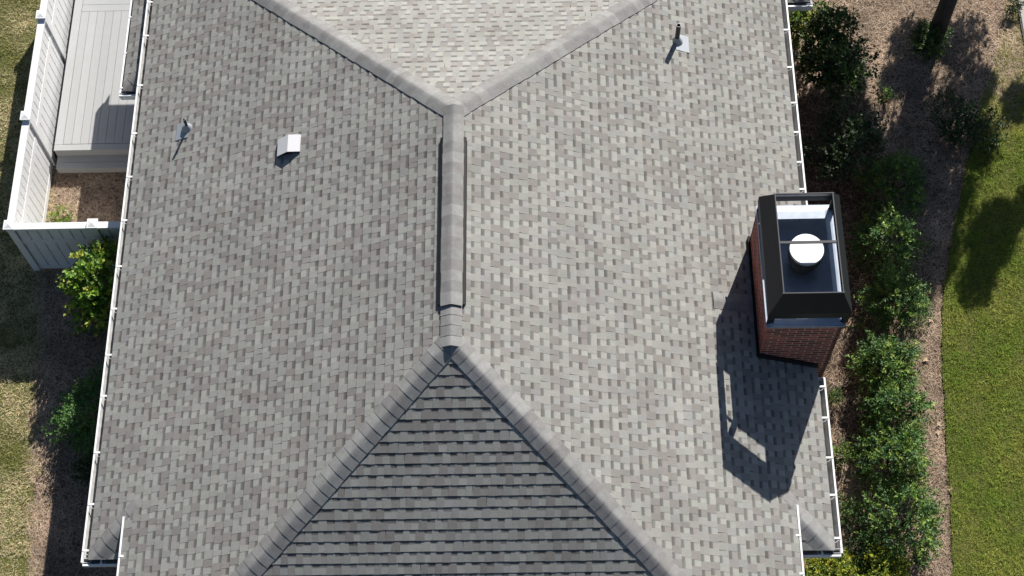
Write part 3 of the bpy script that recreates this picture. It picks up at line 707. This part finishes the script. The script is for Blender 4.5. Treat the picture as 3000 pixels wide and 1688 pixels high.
shrub('boxwood_shrub', (-5.62, -.62), .5, .8, 'smaller dark shrub tucked under the west gutter', 'shrub', 500, 8, .045, .026, DKG, sprl=.14, seed=36)
shrub('low_plant', (-7.0, 4.05), .2, .16, 'yellow-green weed patch in the straw inside the fence', 'plant', 70, 6, .07, .018, LIME, sprl=.12, seed=35, stems=2, z0=TER)
# the tree whose crown stands beyond the frame and shades the east bed
tree = thing('tree', (8.25, 7.40, 0), 'tree with dark bare trunk rising from the straw bed', 'tree')
b = MB(); T0 = Vector((8.25, 7.40, -.05)); T1 = Vector((8.32, 7.55, 1.6)); T2 = Vector((8.6, 8.2, 3.2)); T3 = Vector((9.1, 9.3, 4.6))
b.tube(T0, T1, .16, .135, 14); b.tube(T1, T2, .135, .10, 14); b.tube(T2, T3, .10, .04, 10)
tk = b.obj('trunk', 'bark', tree, smooth=True)
r_ = np.random.default_rng(5); cl = []
b = MB()
for i in range(64):
    d = r_.normal(size=3); d /= np.linalg.norm(d); c = np.array([9.25, 9.65, 3.95]) + d * np.array([2.7, 1.9, 1.9]) * r_.uniform(.3, 1) ** .5
    cl.append(c); st = [T2, T3][i % 2]; b.tube(st, st.lerp(Vector(c), .5) + Vector((0, 0, .1)), .035, .02, 5, False); b.tube(st.lerp(Vector(c), .5) + Vector((0, 0, .1)), c, .02, .006, 5, False)
b.obj('branch', 'bark', tree)
cl = np.array(cl); n = 46000; w = r_.integers(0, len(cl), n); P = cl[w] + unit(r_.normal(size=(n, 3))) * (r_.uniform(size=(n, 1)) ** .45) * r_.uniform(.22, .48, len(cl))[w][:, None]
D = unit(r_.normal(size=(n, 3))); N_ = unit(np.cross(D, r_.normal(size=(n, 3))))
V, F, C = leaves(P, D, N_, r_.uniform(.07, .13, n), r_.uniform(.04, .07, n), np.array(GY)[r_.integers(0, len(GY), n)])
obj('crown', V, F, 'leaf', tree, C)

# fallen leaves on the east straw edge
for i, (x, y) in enumerate([(7.47, -1.0), (7.42, .1), (7.38, .45), (7.52, 1.9), (7.40, -.05), (7.35, 1.2), (7.9, 3.9)]):
    r_ = np.random.default_rng(i); a = r_.uniform(0, 6.28); k = 9
    v = [(x, y, .045)] + [(x + .06 * (1 if j % 2 else .45) * math.cos(a + j * 6.283 / k), y + .06 * (1 if j % 2 else .45) * math.sin(a + j * 6.283 / k), .04 + .015 * r_.uniform()) for j in range(k)]
    o = obj('fallen_leaf', v, [(0, 1 + j, 1 + (j + 1) % k) for j in range(k)], 'straw', None, [(.46, .33, .22)] * len(v))
    o['label'] = ['tan fallen leaf at the lawn edge beside the widest feathery shrub', 'tan fallen leaf at the lawn edge beside the third feathery shrub', 'tan fallen leaf on the straw nearer the fourth feathery shrub', 'tan fallen leaf on dappled straw level with the chimney front', 'tan fallen leaf on the straw just below another leaf', 'tan fallen leaf on the straw just below the tree shadow', 'pale fallen leaf lying in the tree shadow near the lawn'][i]; o['category'] = 'leaf'; o['group'] = 'fallen leaves on the east straw'
